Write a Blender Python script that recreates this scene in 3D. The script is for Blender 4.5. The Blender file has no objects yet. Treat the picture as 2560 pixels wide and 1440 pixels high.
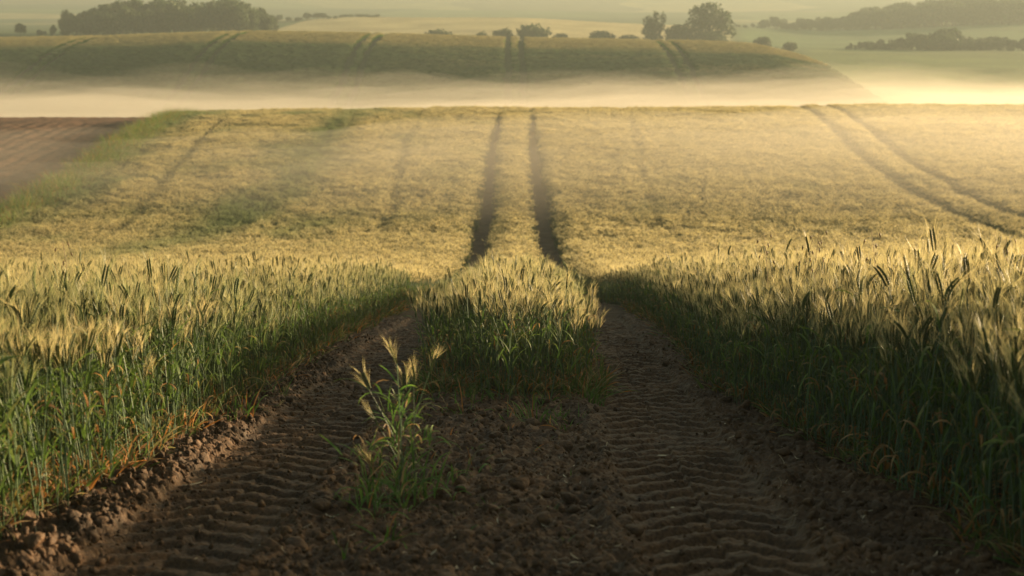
import bpy, math, random
import numpy as np

# ------------------------------------------------------------------ camera, light, exposure
SC = bpy.context.scene
COL = SC.collection
FPX, PITCH = 3600.0, math.radians(10.39)          # focal length in pixels of a 2560 wide frame; tilt down
SUN_EL, SUN_AZ = 7.9, 59.0                         # degrees above horizon, degrees right of the view direction

cam_d = bpy.data.cameras.new('camera')
cam = bpy.data.objects.new('camera', cam_d)
COL.objects.link(cam)
cam.location = (0, 0, 0)
cam.rotation_euler = (math.pi / 2 - PITCH, 0, 0)
cam_d.sensor_width = 36
cam_d.lens = 36 * FPX / 2560
cam_d.clip_start = 0.05
cam_d.clip_end = 9000
cam_d.dof.use_dof = True
cam_d.dof.focus_distance = 9.6
cam_d.dof.aperture_fstop = 3.4
SC.camera = cam

W = bpy.data.worlds.new('World')
SC.world = W
W.use_nodes = True
wn = W.node_tree.nodes
bg = wn['Background']
sky = wn.new('ShaderNodeTexSky')
sky.sky_type = 'NISHITA'
sky.sun_disc = False
sky.sun_elevation = math.radians(SUN_EL)
sky.sun_rotation = math.radians(SUN_AZ)            # measured clockwise from +Y, like the lamp below
sky.dust_density = 3.0
sky.ozone_density = 0.6
tint = wn.new('ShaderNodeVectorMath'); tint.operation = 'MULTIPLY'     # hazy, dust-laden morning sky: the whole dome a little yellow
tint.inputs[1].default_value = (1.02, 1.0, 0.76)
W.node_tree.links.new(sky.outputs[0], tint.inputs[0])
W.node_tree.links.new(tint.outputs[0], bg.inputs[0])
bg.inputs[1].default_value = 0.065

sd = bpy.data.lights.new('sun', 'SUN')
sd.energy = 5.0
sd.angle = math.radians(0.6)
sd.color = (1.0, 0.75, 0.43)
sun = bpy.data.objects.new('sun', sd)
COL.objects.link(sun)
el, az = math.radians(SUN_EL), math.radians(SUN_AZ)
from mathutils import Vector, Matrix
sdir = Vector((math.sin(az) * math.cos(el), math.cos(az) * math.cos(el), math.sin(el)))
sun.rotation_euler = sdir.to_track_quat('Z', 'Y').to_euler()

SC.view_settings.view_transform = 'Standard'
SC.view_settings.look = 'None'
SC.view_settings.gamma = 1
SC.view_settings.use_curve_mapping = False
SC.view_settings.exposure = 2.12
cy = SC.cycles
cy.use_denoising = True
cy.max_bounces = 6
cy.diffuse_bounces = 3
cy.glossy_bounces = 2
cy.transmission_bounces = 4
cy.transparent_max_bounces = 8
cy.volume_bounces = 1
cy.caustics_reflective = False
cy.caustics_refractive = False
cy.sample_clamp_indirect = 4

HAZE_DENSITY, HAZE_ANIS = 0.0013, 0.25
MIST_DENSITY = 0.026

# ------------------------------------------------------------------ helpers
import bmesh
def outward(me):
    bm = bmesh.new(); bm.from_mesh(me); bmesh.ops.recalc_face_normals(bm, faces=bm.faces[:]); bm.to_mesh(me); bm.free()
    return me
RNG = np.random.default_rng(7)
random.seed(7)

def _hash(ix, iy, seed):
    h = (ix.astype(np.int64) * 374761393 + iy.astype(np.int64) * 668265263 + seed * 974634777) & 0xFFFFFFFF
    h = ((h ^ (h >> 13)) * 1274126177) & 0xFFFFFFFF
    h = h ^ (h >> 16)
    return (h & 0xFFFFFF) / float(0x1000000)

def noise(x, y, seed=0):
    """gradient noise about -0.7 .. 0.7"""
    x = np.asarray(x, float); y = np.asarray(y, float)
    x, y = np.broadcast_arrays(x, y)
    ix = np.floor(x); iy = np.floor(y)
    fx = x - ix; fy = y - iy
    u = fx * fx * fx * (fx * (fx * 6 - 15) + 10); v = fy * fy * fy * (fy * (fy * 6 - 15) + 10)
    def g(dx, dy):
        a = _hash(ix + dx, iy + dy, seed) * 2 * math.pi
        return np.cos(a) * (fx - dx) + np.sin(a) * (fy - dy)
    a = g(0, 0) * (1 - u) + g(1, 0) * u
    b = g(0, 1) * (1 - u) + g(1, 1) * u
    return a * (1 - v) + b * v

def fbm(x, y, octv=4, seed=0, gain=0.5):
    s = 0; a = 1.0; f = 1.0
    for k in range(octv):
        s = s + a * noise(x * f + 13.7 * k, y * f - 7.1 * k, seed + k)
        a *= gain; f *= 2.03
    return s

def ss(a, b, x):
    t = np.clip((np.asarray(x, float) - a) / (b - a), 0, 1)
    return t * t * (3 - 2 * t)

def mesh_from(name, V, F, cols=None, mats=None, midx=None, smooth=False):
    """V (n,3); F list of arrays (m,3)/(m,4); cols (n,3) per vertex"""
    me = bpy.data.meshes.new(name)
    V = np.asarray(V, np.float32)
    loops = []; starts = []; pos = 0
    for fa in F:
        fa = np.asarray(fa, np.int32)
        if len(fa) == 0: continue
        k = fa.shape[1]
        loops.append(fa.ravel())
        starts.append(pos + np.arange(len(fa)) * k)
        pos += fa.size
    loops = np.concatenate(loops); starts = np.concatenate(starts)
    me.vertices.add(len(V)); me.vertices.foreach_set('co', V.ravel())
    me.loops.add(len(loops)); me.loops.foreach_set('vertex_index', loops)
    me.polygons.add(len(starts)); me.polygons.foreach_set('loop_start', starts.astype(np.int32))
    if smooth:
        me.polygons.foreach_set('use_smooth', np.ones(len(starts), bool))
    if midx is not None:
        me.polygons.foreach_set('material_index', np.asarray(midx, np.int32))
    me.update(calc_edges=True)
    if cols is not None:
        at = me.color_attributes.new('Col', 'FLOAT_COLOR', 'POINT')
        c4 = np.ones((len(V), 4), np.float32); c4[:, :3] = cols
        at.data.foreach_set('color', c4.ravel())
    for m in (mats or []): me.materials.append(m)
    return me

def link(name, me, parent=None, kind=None, label=None, cat=None, group=None, loc=None, rot=None, scl=None):
    o = bpy.data.objects.new(name, me)
    COL.objects.link(o)
    if parent is not None: o.parent = parent
    if kind: o['kind'] = kind
    if label: o['label'] = label
    if cat: o['category'] = cat
    if group: o['group'] = group
    if loc is not None: o.location = loc
    if rot is not None: o.rotation_euler = rot
    if scl is not None: o.scale = (scl, scl, scl) if np.isscalar(scl) else scl
    return o

class GB:
    """geometry builder: verts, faces, colours"""
    def __init__(s): s.V = []; s.T = []; s.Q = []; s.C = []; s.n = 0
    def add(s, V, T=None, Q=None, C=(1, 1, 1)):
        V = np.asarray(V, float).reshape(-1, 3)
        C = np.asarray(C, float)
        if C.ndim == 1: C = np.tile(C, (len(V), 1))
        s.V.append(V); s.C.append(C)
        if T is not None and len(T): s.T.append(np.asarray(T, int) + s.n)
        if Q is not None and len(Q): s.Q.append(np.asarray(Q, int) + s.n)
        s.n += len(V)
    def arrays(s):
        V = np.concatenate(s.V); C = np.concatenate(s.C)
        T = np.concatenate(s.T) if s.T else np.zeros((0, 3), int)
        Q = np.concatenate(s.Q) if s.Q else np.zeros((0, 4), int)
        return V, T, Q, C
    def merge(s, arr, M=None):
        V, T, Q, C = arr
        if M is not None:
            V = V @ np.array(M)[:3, :3].T + np.array(M)[:3, 3]
        s.add(V, T, Q, C)
    def mesh(s, name, mat, smooth=False):
        V, T, Q, C = s.arrays()
        return mesh_from(name, V, [T, Q], C, [mat], smooth=smooth)

# ------------------------------------------------------------------ materials
def newmat(name):
    m = bpy.data.materials.new(name); m.use_nodes = True
    nt = m.node_tree
    for n in list(nt.nodes): nt.nodes.remove(n)
    return m, nt, nt.nodes, nt.links

def mix_rgb(nt, kind, fac, a, b):
    n = nt.nodes.new('ShaderNodeMix'); n.data_type = 'RGBA'; n.blend_type = kind
    for sock, v in ((n.inputs['Factor'], fac), (n.inputs['A'], a), (n.inputs['B'], b)):
        if hasattr(v, 'is_output'): nt.links.new(v, sock)
        elif np.isscalar(v): sock.default_value = v
        else: sock.default_value = (*v, 1)
    # Mix node has several A/B sockets; pick colour ones
    return n

def mixc(nt, kind, fac, a, b):
    n = nt.nodes.new('ShaderNodeMix'); n.data_type = 'RGBA'; n.blend_type = kind
    ins = [n.inputs[0], n.inputs[6], n.inputs[7]]
    for sock, v in zip(ins, (fac, a, b)):
        if isinstance(v, bpy.types.NodeSocket): nt.links.new(v, sock)
        elif np.isscalar(v): sock.default_value = v
        else: sock.default_value = (*v, 1)
    return n.outputs[2]

def plant_material(name, trans=0.4, rough=0.5, spec=0.35, green=(0.07, 0.115, 0.03), var=0.35, tint=(1, 1, 1)):
    m, nt, N, L = newmat(name)
    out = N.new('ShaderNodeOutputMaterial')
    col = N.new('ShaderNodeAttribute'); col.attribute_name = 'Col'
    gr = N.new('ShaderNodeAttribute'); gr.attribute_type = 'INSTANCER'; gr.attribute_name = 'green'
    oi = N.new('ShaderNodeObjectInfo')
    mr = N.new('ShaderNodeMapRange'); mr.inputs[3].default_value = 1 - var; mr.inputs[4].default_value = 1 + var
    L.new(oi.outputs['Random'], mr.inputs[0])
    c = mixc(nt, 'MULTIPLY', 1.0, col.outputs['Color'], tint)
    c = mixc(nt, 'MIX', gr.outputs['Fac'], c, green)
    v = N.new('ShaderNodeVectorMath'); v.operation = 'SCALE'
    L.new(c, v.inputs[0]); L.new(mr.outputs[0], v.inputs['Scale'])
    p = N.new('ShaderNodeBsdfPrincipled')
    p.inputs['Roughness'].default_value = rough
    p.inputs['Specular IOR Level'].default_value = spec
    L.new(v.outputs[0], p.inputs['Base Color'])
    t = N.new('ShaderNodeBsdfTranslucent'); L.new(v.outputs[0], t.inputs['Color'])
    mx = N.new('ShaderNodeMixShader'); mx.inputs[0].default_value = trans
    L.new(p.outputs[0], mx.inputs[1]); L.new(t.outputs[0], mx.inputs[2])
    L.new(mx.outputs[0], out.inputs['Surface'])
    return m

M_PLANT = plant_material('wheat_tissue', 0.5, 0.42, 0.4, var=.25)
M_AWN = plant_material('wheat_awn', 0.55, 0.4, 0.5, var=.22, green=(0.09, 0.17, 0.06))
M_LEAF = plant_material('green_leaf', 0.5, 0.5, 0.3, var=.25)
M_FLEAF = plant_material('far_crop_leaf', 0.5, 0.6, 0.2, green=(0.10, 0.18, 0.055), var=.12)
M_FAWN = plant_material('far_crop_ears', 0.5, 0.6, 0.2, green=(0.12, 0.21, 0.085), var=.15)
M_TREE = plant_material('tree_foliage', 0.25, 0.6, 0.2, var=0.2)

def soil_material(name, base=(0.068, 0.035, 0.016), fine=1.0):
    m, nt, N, L = newmat(name)
    out = N.new('ShaderNodeOutputMaterial')
    p = N.new('ShaderNodeBsdfPrincipled'); p.inputs['Roughness'].default_value = 0.72
    p.inputs['Specular IOR Level'].default_value = 0.3
    g = N.new('ShaderNodeNewGeometry')
    n1 = N.new('ShaderNodeTexNoise'); n1.inputs['Scale'].default_value = 3.0 * fine; n1.inputs['Detail'].default_value = 8
    n2 = N.new('ShaderNodeTexNoise'); n2.inputs['Scale'].default_value = 60 * fine; n2.inputs['Detail'].default_value = 6
    L.new(g.outputs['Position'], n1.inputs['Vector']); L.new(g.outputs['Position'], n2.inputs['Vector'])
    r = N.new('ShaderNodeValToRGB')
    r.color_ramp.elements[0].position = 0.3; r.color_ramp.elements[0].color = (*[c * 0.62 for c in base], 1)
    r.color_ramp.elements[1].position = 0.72; r.color_ramp.elements[1].color = (*[c * 1.5 for c in base], 1)
    L.new(n1.outputs['Fac'], r.inputs[0])
    r2 = N.new('ShaderNodeValToRGB')
    r2.color_ramp.elements[0].position = 0.35; r2.color_ramp.elements[0].color = (0.6, 0.6, 0.6, 1)
    r2.color_ramp.elements[1].position = 0.7; r2.color_ramp.elements[1].color = (1.35, 1.3, 1.2, 1)
    L.new(n2.outputs['Fac'], r2.inputs[0])
    c = mixc(nt, 'MULTIPLY', 1.0, r.outputs[0], r2.outputs[0])
    L.new(c, p.inputs['Base Color'])
    b = N.new('ShaderNodeBump'); b.inputs['Strength'].default_value = 0.9; b.inputs['Distance'].default_value = 0.012 / fine
    L.new(n2.outputs['Fac'], b.inputs['Height']); L.new(b.outputs[0], p.inputs['Normal'])
    L.new(p.outputs[0], out.inputs['Surface'])
    return m

M_SOIL = soil_material('tilled_soil')

# ground far away: colour of what grows there comes from a vertex attribute, broken up by noise
def land_material():
    m, nt, N, L = newmat('farm_land')
    out = N.new('ShaderNodeOutputMaterial')
    p = N.new('ShaderNodeBsdfPrincipled'); p.inputs['Roughness'].default_value = 0.9
    p.inputs['Specular IOR Level'].default_value = 0.15
    col = N.new('ShaderNodeAttribute'); col.attribute_name = 'Col'
    g = N.new('ShaderNodeNewGeometry')
    n1 = N.new('ShaderNodeTexNoise'); n1.inputs['Scale'].default_value = 0.05; n1.inputs['Detail'].default_value = 6
    n2 = N.new('ShaderNodeTexNoise'); n2.inputs['Scale'].default_value = 1.7; n2.inputs['Detail'].default_value = 7
    for n in (n1, n2): L.new(g.outputs['Position'], n.inputs['Vector'])
    r = N.new('ShaderNodeMapRange'); r.inputs[1].default_value = 0.3; r.inputs[2].default_value = 0.7
    r.inputs[3].default_value = 0.8; r.inputs[4].default_value = 1.2; L.new(n1.outputs['Fac'], r.inputs[0])
    r2 = N.new('ShaderNodeMapRange'); r2.inputs[1].default_value = 0.3; r2.inputs[2].default_value = 0.7
    r2.inputs[3].default_value = 0.72; r2.inputs[4].default_value = 1.28; L.new(n2.outputs['Fac'], r2.inputs[0])
    mu = N.new('ShaderNodeMath'); mu.operation = 'MULTIPLY'; L.new(r.outputs[0], mu.inputs[0]); L.new(r2.outputs[0], mu.inputs[1])
    v = N.new('ShaderNodeVectorMath'); v.operation = 'SCALE'
    L.new(col.outputs['Color'], v.inputs[0]); L.new(mu.outputs[0], v.inputs['Scale'])
    L.new(v.outputs[0], p.inputs['Base Color'])
    b = N.new('ShaderNodeBump'); b.inputs['Strength'].default_value = 0.8; b.inputs['Distance'].default_value = 0.25
    L.new(n2.outputs['Fac'], b.inputs['Height']); L.new(b.outputs[0], p.inputs['Normal'])
    L.new(p.outputs[0], out.inputs['Surface'])
    return m
M_LAND = land_material()

def flat_material(name, color, rough=0.7):
    m, nt, N, L = newmat(name)
    out = N.new('ShaderNodeOutputMaterial')
    p = N.new('ShaderNodeBsdfPrincipled'); p.inputs['Roughness'].default_value = rough
    g = N.new('ShaderNodeNewGeometry'); n = N.new('ShaderNodeTexNoise'); n.inputs['Scale'].default_value = 30; n.inputs['Detail'].default_value = 5
    L.new(g.outputs['Position'], n.inputs['Vector'])
    c = mixc(nt, 'MIX', n.outputs['Fac'], [x * 0.6 for x in color], [min(1, x * 1.35) for x in color])
    L.new(c, p.inputs['Base Color']); L.new(p.outputs[0], out.inputs['Surface'])
    return m
M_BARK = flat_material('bark', (0.06, 0.045, 0.03), 0.9)
M_STRAW = flat_material('dry_straw', (0.36, 0.28, 0.17), 0.5)

# ------------------------------------------------------------------ terrain height
def ang_of_y(y):  # slope tan of the view ray that hits image row y (of 1440)
    return np.tan(np.arctan((720.0 - np.asarray(y, float)) / FPX) - PITCH)

def s_of(Y, z):   # pixels per metre at that place
    return FPX / (Y * math.cos(PITCH) - z * math.sin(PITCH))

PY = [-10, 0, 5.18, 8.73, 12, 15, 20, 25, 30, 38.6, 46, 53, 60, 68, 76, 86, 94, 101, 110, 120, 130, 140, 150, 160, 170, 180, 187, 193, 199, 205, 212, 220, 230, 245, 260]
PZ = [0.10, -1.16, -1.84, -2.31, -2.73, -3.18, -3.96, -4.85, -5.65, -6.65, -7.1, -7.2, -7.05, -6.78, -6.54, -6.28, -6.17, -6.32, -7.2, -8.9, -10.2, -11.0, -11.3, -11.0, -9.9, -7.9, -6.1, -4.6, -3.45, -2.7, -2.15, -1.95, -2.1, -3.0, -4.5]

def pchip(x, y):
    x = np.asarray(x, float); y = np.asarray(y, float)
    h = np.diff(x); d = np.diff(y) / h
    m = np.zeros_like(y)
    for i in range(1, len(x) - 1):
        if d[i - 1] * d[i] > 0:
            w1 = 2 * h[i] + h[i - 1]; w2 = h[i] + 2 * h[i - 1]
            m[i] = (w1 + w2) / (w1 / d[i - 1] + w2 / d[i])
    m[0] = d[0]; m[-1] = d[-1]
    def f(q):
        q = np.clip(np.asarray(q, float), x[0], x[-1])
        i = np.clip(np.searchsorted(x, q, side='right') - 1, 0, len(h) - 1)
        t = (q - x[i]) / h[i]
        return ((1 + 2 * t) * (1 - t) ** 2 * y[i] + t * (1 - t) ** 2 * h[i] * m[i]
                + t * t * (3 - 2 * t) * y[i + 1] + t * t * (t - 1) * h[i] * m[i + 1])
    return f
prof = pchip(PY, PZ)

# country behind the far hill: image row of the ground at a few bearings and distances
BD = np.array([225, 270, 330, 400, 480, 560, 700, 1000, 1500, 2600, 4200], float)
BP = np.array([-2500, 0, 500, 900, 1280, 1670, 2050, 2560, 5000], float)
BY = np.array([
    # 225  270  330  400  480  560  700 1000 1500 2600 4200
    [118, 120,  86,  80,  76,  70,  58,  22, -22, 22, 40],
    [118, 120,  86,  80,  76,  70,  58,  22, -22, 22, 40],
    [118, 118,  86,  80,  64,  66,  60,  20, -22, 22, 40],
    [118, 120,  98,  78,  42,  48,  56,  24, -22, 22, 40],
    [125, 128, 108,  74,  44,  50,  52,  26, -22, 22, 40],
    [135, 138, 112,  88,  62,  66,  52,  30, -22, 22, 40],
    [178, 160, 124, 108,  78,  72,  54,  26, -22, 22, 40],
    [205, 170, 128, 112,  62,  44,  30,   4, -22, 22, 40],
    [205, 170, 128, 112,  66,  50,  34,  10, -22, 22, 40]], float)

def zbg(X, Y):
    X = np.asarray(X, float); Y = np.asarray(Y, float)
    px = 1280 + FPX * X / np.maximum(Y, 1)
    ld = np.log(np.clip(Y, BD[0], BD[-1]))
    LB = np.log(BD)
    j = np.clip(np.searchsorted(LB, ld, side='right') - 1, 0, len(BD) - 2)
    v = (ld - LB[j]) / (LB[j + 1] - LB[j]); v = v * v * (3 - 2 * v) * 0.5 + v * 0.5
    p = np.clip(px, BP[0], BP[-1])
    i = np.clip(np.searchsorted(BP, p, side='right') - 1, 0, len(BP) - 2)
    u = (p - BP[i]) / (BP[i + 1] - BP[i]); u = u * u * (3 - 2 * u) * 0.5 + u * 0.5
    y = (BY[i, j] * (1 - u) * (1 - v) + BY[i + 1, j] * u * (1 - v) + BY[i, j + 1] * (1 - u) * v + BY[i + 1, j + 1] * u * v)
    return Y * ang_of_y(y)

def gz(X, Y):
    X = np.asarray(X, float); Y = np.asarray(Y, float)
    X, Y = np.broadcast_arrays(X, Y)
    z = prof(Y).copy()
    Xc = np.clip(X, -60, 60)
    # the mid hill tilts up to the right, the far crest follows the photographed line
    z = z + 0.0065 * Xc * np.exp(-((Y - 92) / 26.0) ** 2) + 0.010 * np.clip(X, -12, 12) * np.exp(-((Y - 20) / 9.0) ** 2)
    far = np.interp(X, [-90, -62, -40, -20, 0, 31, 36, 43, 50, 58, 90, 150], [-.9, -.4, .35, .0, -.6, -1.2, -1.5, -3.1, -6.2, -8.2, -9.2, -9.2])
    z = z + far * ss(150, 212, Y)
    # gentle unevenness
    z = z + 0.16 * fbm(X / 17.0, Y / 17.0, 2, 5) * ss(25, 60, Y) * (1 - ss(150, 170, Y)) + 0.08 * noise(X / 23.0, Y / 14.0, 9) * ss(150, 175, Y) * (1 - ss(200, 209, Y))
    b = ss(222, 262, Y)
    z = z * (1 - b) + zbg(X, Y) * b
    z = z + b * (0.6 * fbm(X / 60.0, Y / 60.0, 3, 21)) * ss(300, 700, Y)
    return z

def xc(Y):        # centre line of the tramline
    return np.interp(Y, [3, 5.2, 8.7, 16, 37, 45, 57, 65, 76, 86, 94, 210, 300], [-.26, -.2, -.11, 0.0, .09, .03, .09, .02, .07, .20, .27, .30, .30])

GAUGE = 1.92
def lanes(Y):
    """centre offsets of both wheel lanes and half widths"""
    l = xc(Y) - GAUGE / 2 + np.interp(Y, [3, 9, 16, 200], [0, 0.02, .03, 0])
    r = xc(Y) + GAUGE / 2 + np.interp(Y, [3, 9, 16, 200], [0, -.04, .0, 0])
    return l, r

# crop edges along the near tramline
def e_left(Y):    return xc(Y) + np.interp(Y, [3, 5.2, 7, 9, 12, 16, 22, 35, 60, 80, 90.5, 93], [-1.53, -1.52, -1.50, -1.47, -1.48, -1.52, -1.52, -1.42, -1.38, -1.34, -1.26, -1.10])
def s_left(Y):    return xc(Y) + np.interp(Y, [3, 8, 9, 12, 22, 60, 80, 90.5, 93], [-.45, -.45, -.50, -.56, -.58, -.64, -.68, -.76, -.92])
def s_right(Y):   return xc(Y) + np.interp(Y, [3, 8, 9, 12, 22, 60, 80, 90.5, 93], [.60, .60, .68, .62, .58, .66, .70, .78, .92])
def e_right(Y):   return xc(Y) + np.interp(Y, [3, 5.2, 7, 9, 12, 16, 25, 35, 60, 80, 90.5, 93], [1.88, 1.82, 1.62, 1.40, 1.46, 1.56, 1.56, 1.45, 1.42, 1.36, 1.28, 1.10])
def edge_dist(X, Y):
    """distance inside the crop from the nearest wheel lane"""
    return np.minimum.reduce([np.abs(X - e_left(Y)), np.abs(X - e_right(Y)), np.where(Y > 8.8, np.minimum(np.abs(X - s_left(Y)), np.abs(X - s_right(Y))), 9)])
def edge_height(X, Y):
    """stalks beside the wheel lanes stay shorter than those inside the crop"""
    d = edge_dist(X, Y)
    k = ss(.45, .0, d) * (1 - ss(60, 90, Y))
    kr = ss(1.15, .25, d)
    k = k * (.35 + .65 * ss(6, 11, Y))
    return np.where(X > 1, 1 - .15 * k + (.13 * (1 - kr) + .02) * (1 - ss(9, 19, Y)), 1 - .13 * k)

def bound_left(Y):  # where the mid field ends at the bare soil field
    return np.interp(Y, [20, 38, 51, 62, 75, 94, 110, 140], [-16.5, -17.2, -18.2, -18.9, -20.2, -22.0, -23.5, -25])

def crop_mask(X, Y):
    """True where wheat grows (field of the camera and mid hill)"""
    jit = (0.08 + .10 * ss(70, 90, Y)) * noise(X * 2.2, Y * 2.2, 41) + 0.05 * noise(X * 7, Y * 7, 42)
    xs = X + jit
    m = (xs < e_left(Y)) | (xs > e_right(Y)) | ((xs > s_left(Y)) & (xs < s_right(Y)) & (Y > 8.75 + 0.9 * ((X - .02) / .6) ** 2 + 0.7 * noise(X * 3, 0 * X + 3.3, 77)))
    # next tramline to the right, coming over the mid hill
    c = np.interp(Y, [20, 57, 66, 74, 80, 94, 200], [16.8, 16.9, 17.4, 18.3, 18.9, 20.4, 23])
    far = (Y > 30)
    for o in (-GAUGE / 2, GAUGE / 2):
        m &= ~((np.abs(xs - c - o) < 0.04) & far)
    m &= (X > bound_left(Y)) | (Y < 18)
    return m

def thin_mask(X, Y):
    """0..1 how much weeds/greener crop show on the mid hill"""
    c1 = np.interp(Y, [40, 50, 57, 62, 70, 80, 94], [-10.5, -9.8, -9.0, -9.2, -9.6, -10.2, -10.6])
    g = np.exp(-((X - c1) / (1.3 + 0.8 * noise(X / 3, Y / 5, 3))) ** 2) * 0.75
    g = g + np.clip(fbm(X / 4.5, Y / 9.0, 3, 61) * 1.6 - 0.05, 0, 1) * ss(2, -9, X) * 0.8
    g = g + ss(3.2, 0.4, X - bound_left(Y)) * 0.7
    g = g + np.clip(fbm(X / 3.5, Y / 7.0, 3, 63) * 1.2 - 0.25, 0, 1) * 0.5
    return np.clip(g, 0, 1) * ss(30, 45, Y)

# ------------------------------------------------------------------ ground sheets
def grid_mesh(name, xs, ys, zf, mat, colf=None, smooth=True, hole=None):
    XX, YY = np.meshgrid(xs, ys)
    ZZ = zf(XX, YY)
    V = np.stack([XX, YY, ZZ], -1).reshape(-1, 3)
    nx, ny = len(xs), len(ys)
    a = (np.arange(ny - 1)[:, None] * nx + np.arange(nx - 1)[None, :]).ravel()
    Q = np.stack([a, a + 1, a + 1 + nx, a + nx], 1)
    cols = None
    if colf is not None: cols = colf(XX, YY).reshape(-1, 3)
    return mesh_from(name, V, [Q], cols, [mat], smooth=smooth)

SOILC = np.array([0.060, 0.038, 0.024])
def land_col(X, Y):
    n = fbm(X / 20.0, Y / 30.0, 3, 91)[..., None]
    px = 1280 + FPX * X / Y
    c = np.zeros(X.shape + (3,)) + SOILC
    def put(mask, col):
        mm = np.clip(mask, 0, 1)[..., None]
        return c * (1 - mm) + np.array(col) * mm
    # under-growth colour below the far hill crop
    m = ss(150, 155, Y) * (1 - ss(222, 230, Y)); c = put(m, (0.06, 0.07, 0.025))
    # behind: greens
    c = put(ss(222, 232, Y), (0.07, 0.10, 0.035))
    # golden field on the rise behind the crest
    g = ss(345, 350, Y) * (1 - ss(484, 488, Y)) * ss(560, 585, px + (Y - 340) * -1.6 + 0) * (1 - ss(1800, 1830, px))
    c = put(g, (0.42, 0.34, 0.17))
    # green cereal on the right
    g = ss(1830, 1860, px) * ss(345, 355, Y) * (1 - ss(485, 492, Y)); c = put(g, (0.09, 0.14, 0.05))
    g = ss(1990, 2030, px) * (1 - ss(326, 334, Y)) * ss(222, 232, Y); c = put(g, (0.12, 0.15, 0.045))
    # far patchwork
    ang = X / Y
    f = ss(620, 700, Y)
    cell = np.floor(ang * 9 + 0.4 * noise(ang * 5, Y / 200.0, 31) + np.floor(np.log(Y) * 4.2) * 1.7)
    h = _hash(cell, np.floor(np.log(Y) * 4.2 + ang * 1.5), 55)
    pal = np.array([[.07, .10, .035], [.30, .26, .12], [.10, .14, .05], [.05, .075, .03], [.22, .21, .09], [.13, .12, .06]])
    pc = pal[np.clip((h * 6).astype(int), 0, 5)]
    c = c * (1 - f[..., None]) + pc * f[..., None]
    return c * (1 + 0.25 * n)

def ground_z(X, Y):
    z = gz(X, Y)
    # keep the coarse sheet just below the detailed soil sheet near the camera
    return z - 0.16 * (1 - ss(14.5, 17, Y)) * (np.abs(X) < 2.9)

ys = np.concatenate([np.arange(-10, 16, 0.5), np.arange(16, 232, 0.8), np.arange(232, 640, 2.5), np.geomspace(640, 4200, 90)])
xs_h = np.concatenate([np.arange(0, 30, 0.7), np.arange(30, 110, 1.6), np.geomspace(110, 2600, 60)])
xs = np.concatenate([-xs_h[:0:-1], xs_h])
link('ground', grid_mesh('ground', xs, ys, ground_z, M_LAND, land_col), kind='structure', label='rolling farmland ground with bare brown soil, fields and distant hills')

# bare worked field left of the crop: furrows as geometry
def plough_z(X, Y):
    f = .022 * np.sin((X - bound_left(Y)) * 2 * math.pi / .9 + 1.2 * noise(X * .4, Y * .25, 3)) + .05 * fbm(X * 1.6, Y * 1.1, 3, 44)
    return gz(X, Y) + .06 + f
def plough_c(X, Y):
    n = fbm(X / 3.0, Y / 9.0, 4, 45)[..., None]
    return np.array([.13, .068, .040]) * (1 + .5 * n)
yp = np.arange(40, 112, .4)
uu = np.arange(0, 46, .2)
YYp, UUp = np.meshgrid(yp, uu, indexing='ij')
XXp = bound_left(YYp) + .5 - UUp
ZZp = plough_z(XXp, YYp)
a_ = (np.arange(len(yp) - 1)[:, None] * len(uu) + np.arange(len(uu) - 1)[None, :]).ravel()
link('ploughed_field', mesh_from('ploughed_field', np.stack([XXp, YYp, ZZp], -1).reshape(-1, 3), [np.stack([a_, a_ + len(uu), a_ + 1 + len(uu), a_ + 1], 1)], plough_c(XXp, YYp).reshape(-1, 3), [M_LAND], smooth=True), kind='structure', label='bare reddish brown worked soil field left of the wheat')

def tread(X, Y):
    """height of the tyre prints"""
    l, r = lanes(Y)
    h = np.zeros_like(X)
    for c, amp, k in ((l, 0.028, 0), (r, 0.034, 3)):
        u = X - c + 0.03 * noise(Y * 0.9, 0 * Y + k, 8)
        au = np.abs(u)
        w = 1 - ss(0.24, 0.34, au)
        ph = Y / 0.18 + np.where(u > 0, 0.5, 0.0) + au * 1.5 + au * au * 4.5 + 0.28 * fbm(X * 2.3, Y * 2.3, 3, 11 + k)
        saw = ph - np.floor(ph)
        bar = ss(0.0, 0.10, saw) * (1 - ss(0.36, 0.80, saw))
        keep = np.clip(0.85 + 0.9 * noise(X * 2.1, Y * 1.3, 14 + k), 0.15, 1.1) * np.clip(1 + .45 * noise(X * 11, Y * 6, 24 + k), .5, 1.2)
        h += w * (-0.035 + amp * bar * keep)
        h += (0.018 + .03 * noise(X * 4, Y * 3.1, 19 + k)) * np.exp(-((au - 0.38) / 0.07) ** 2)
    return h, l, r

def soil_z(X, Y):
    h, l, r = tread(X, Y)
    intread = np.minimum(np.abs(X - l), np.abs(X - r)) < 0.3
    rough = np.where(intread, 0.30, 1.0) * (1 + 0.9 * ss(-1.38, -1.56, X) * ss(12, 9, Y))
    warp = 0.5 * noise(X * 3, Y * 3, 71)
    a = fbm(X * 5.5 + warp, Y * 5.5, 3, 72)
    clod = 1 - np.abs(fbm(X * 9 + warp, Y * 9, 2, 78)) * 2.2        # billowy lumps
    fine = fbm(X * 24, Y * 24, 3, 80, 0.7)
    z = gz(X, Y) + h + rough * (0.026 * a + 0.024 * np.clip(clod, 0, 1) + 0.016 * fine) + 0.004 * fine
    mid = np.exp(-((X - (l + r) / 2) / 0.38) ** 2) * 0.025
    return z + mid

xs2 = np.arange(-2.9, 2.9, 0.0105)
ys2 = [3.2]
while ys2[-1] < 17: ys2.append(ys2[-1] + 0.0065 + 0.0022 * (ys2[-1] - 3.2))
ys2 = np.array(ys2)
link('wheel_track_soil', grid_mesh('wheel_track_soil', xs2, ys2, soil_z, M_SOIL), kind='structure', label='dark cloddy soil with two pressed tractor wheel tracks')

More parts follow.
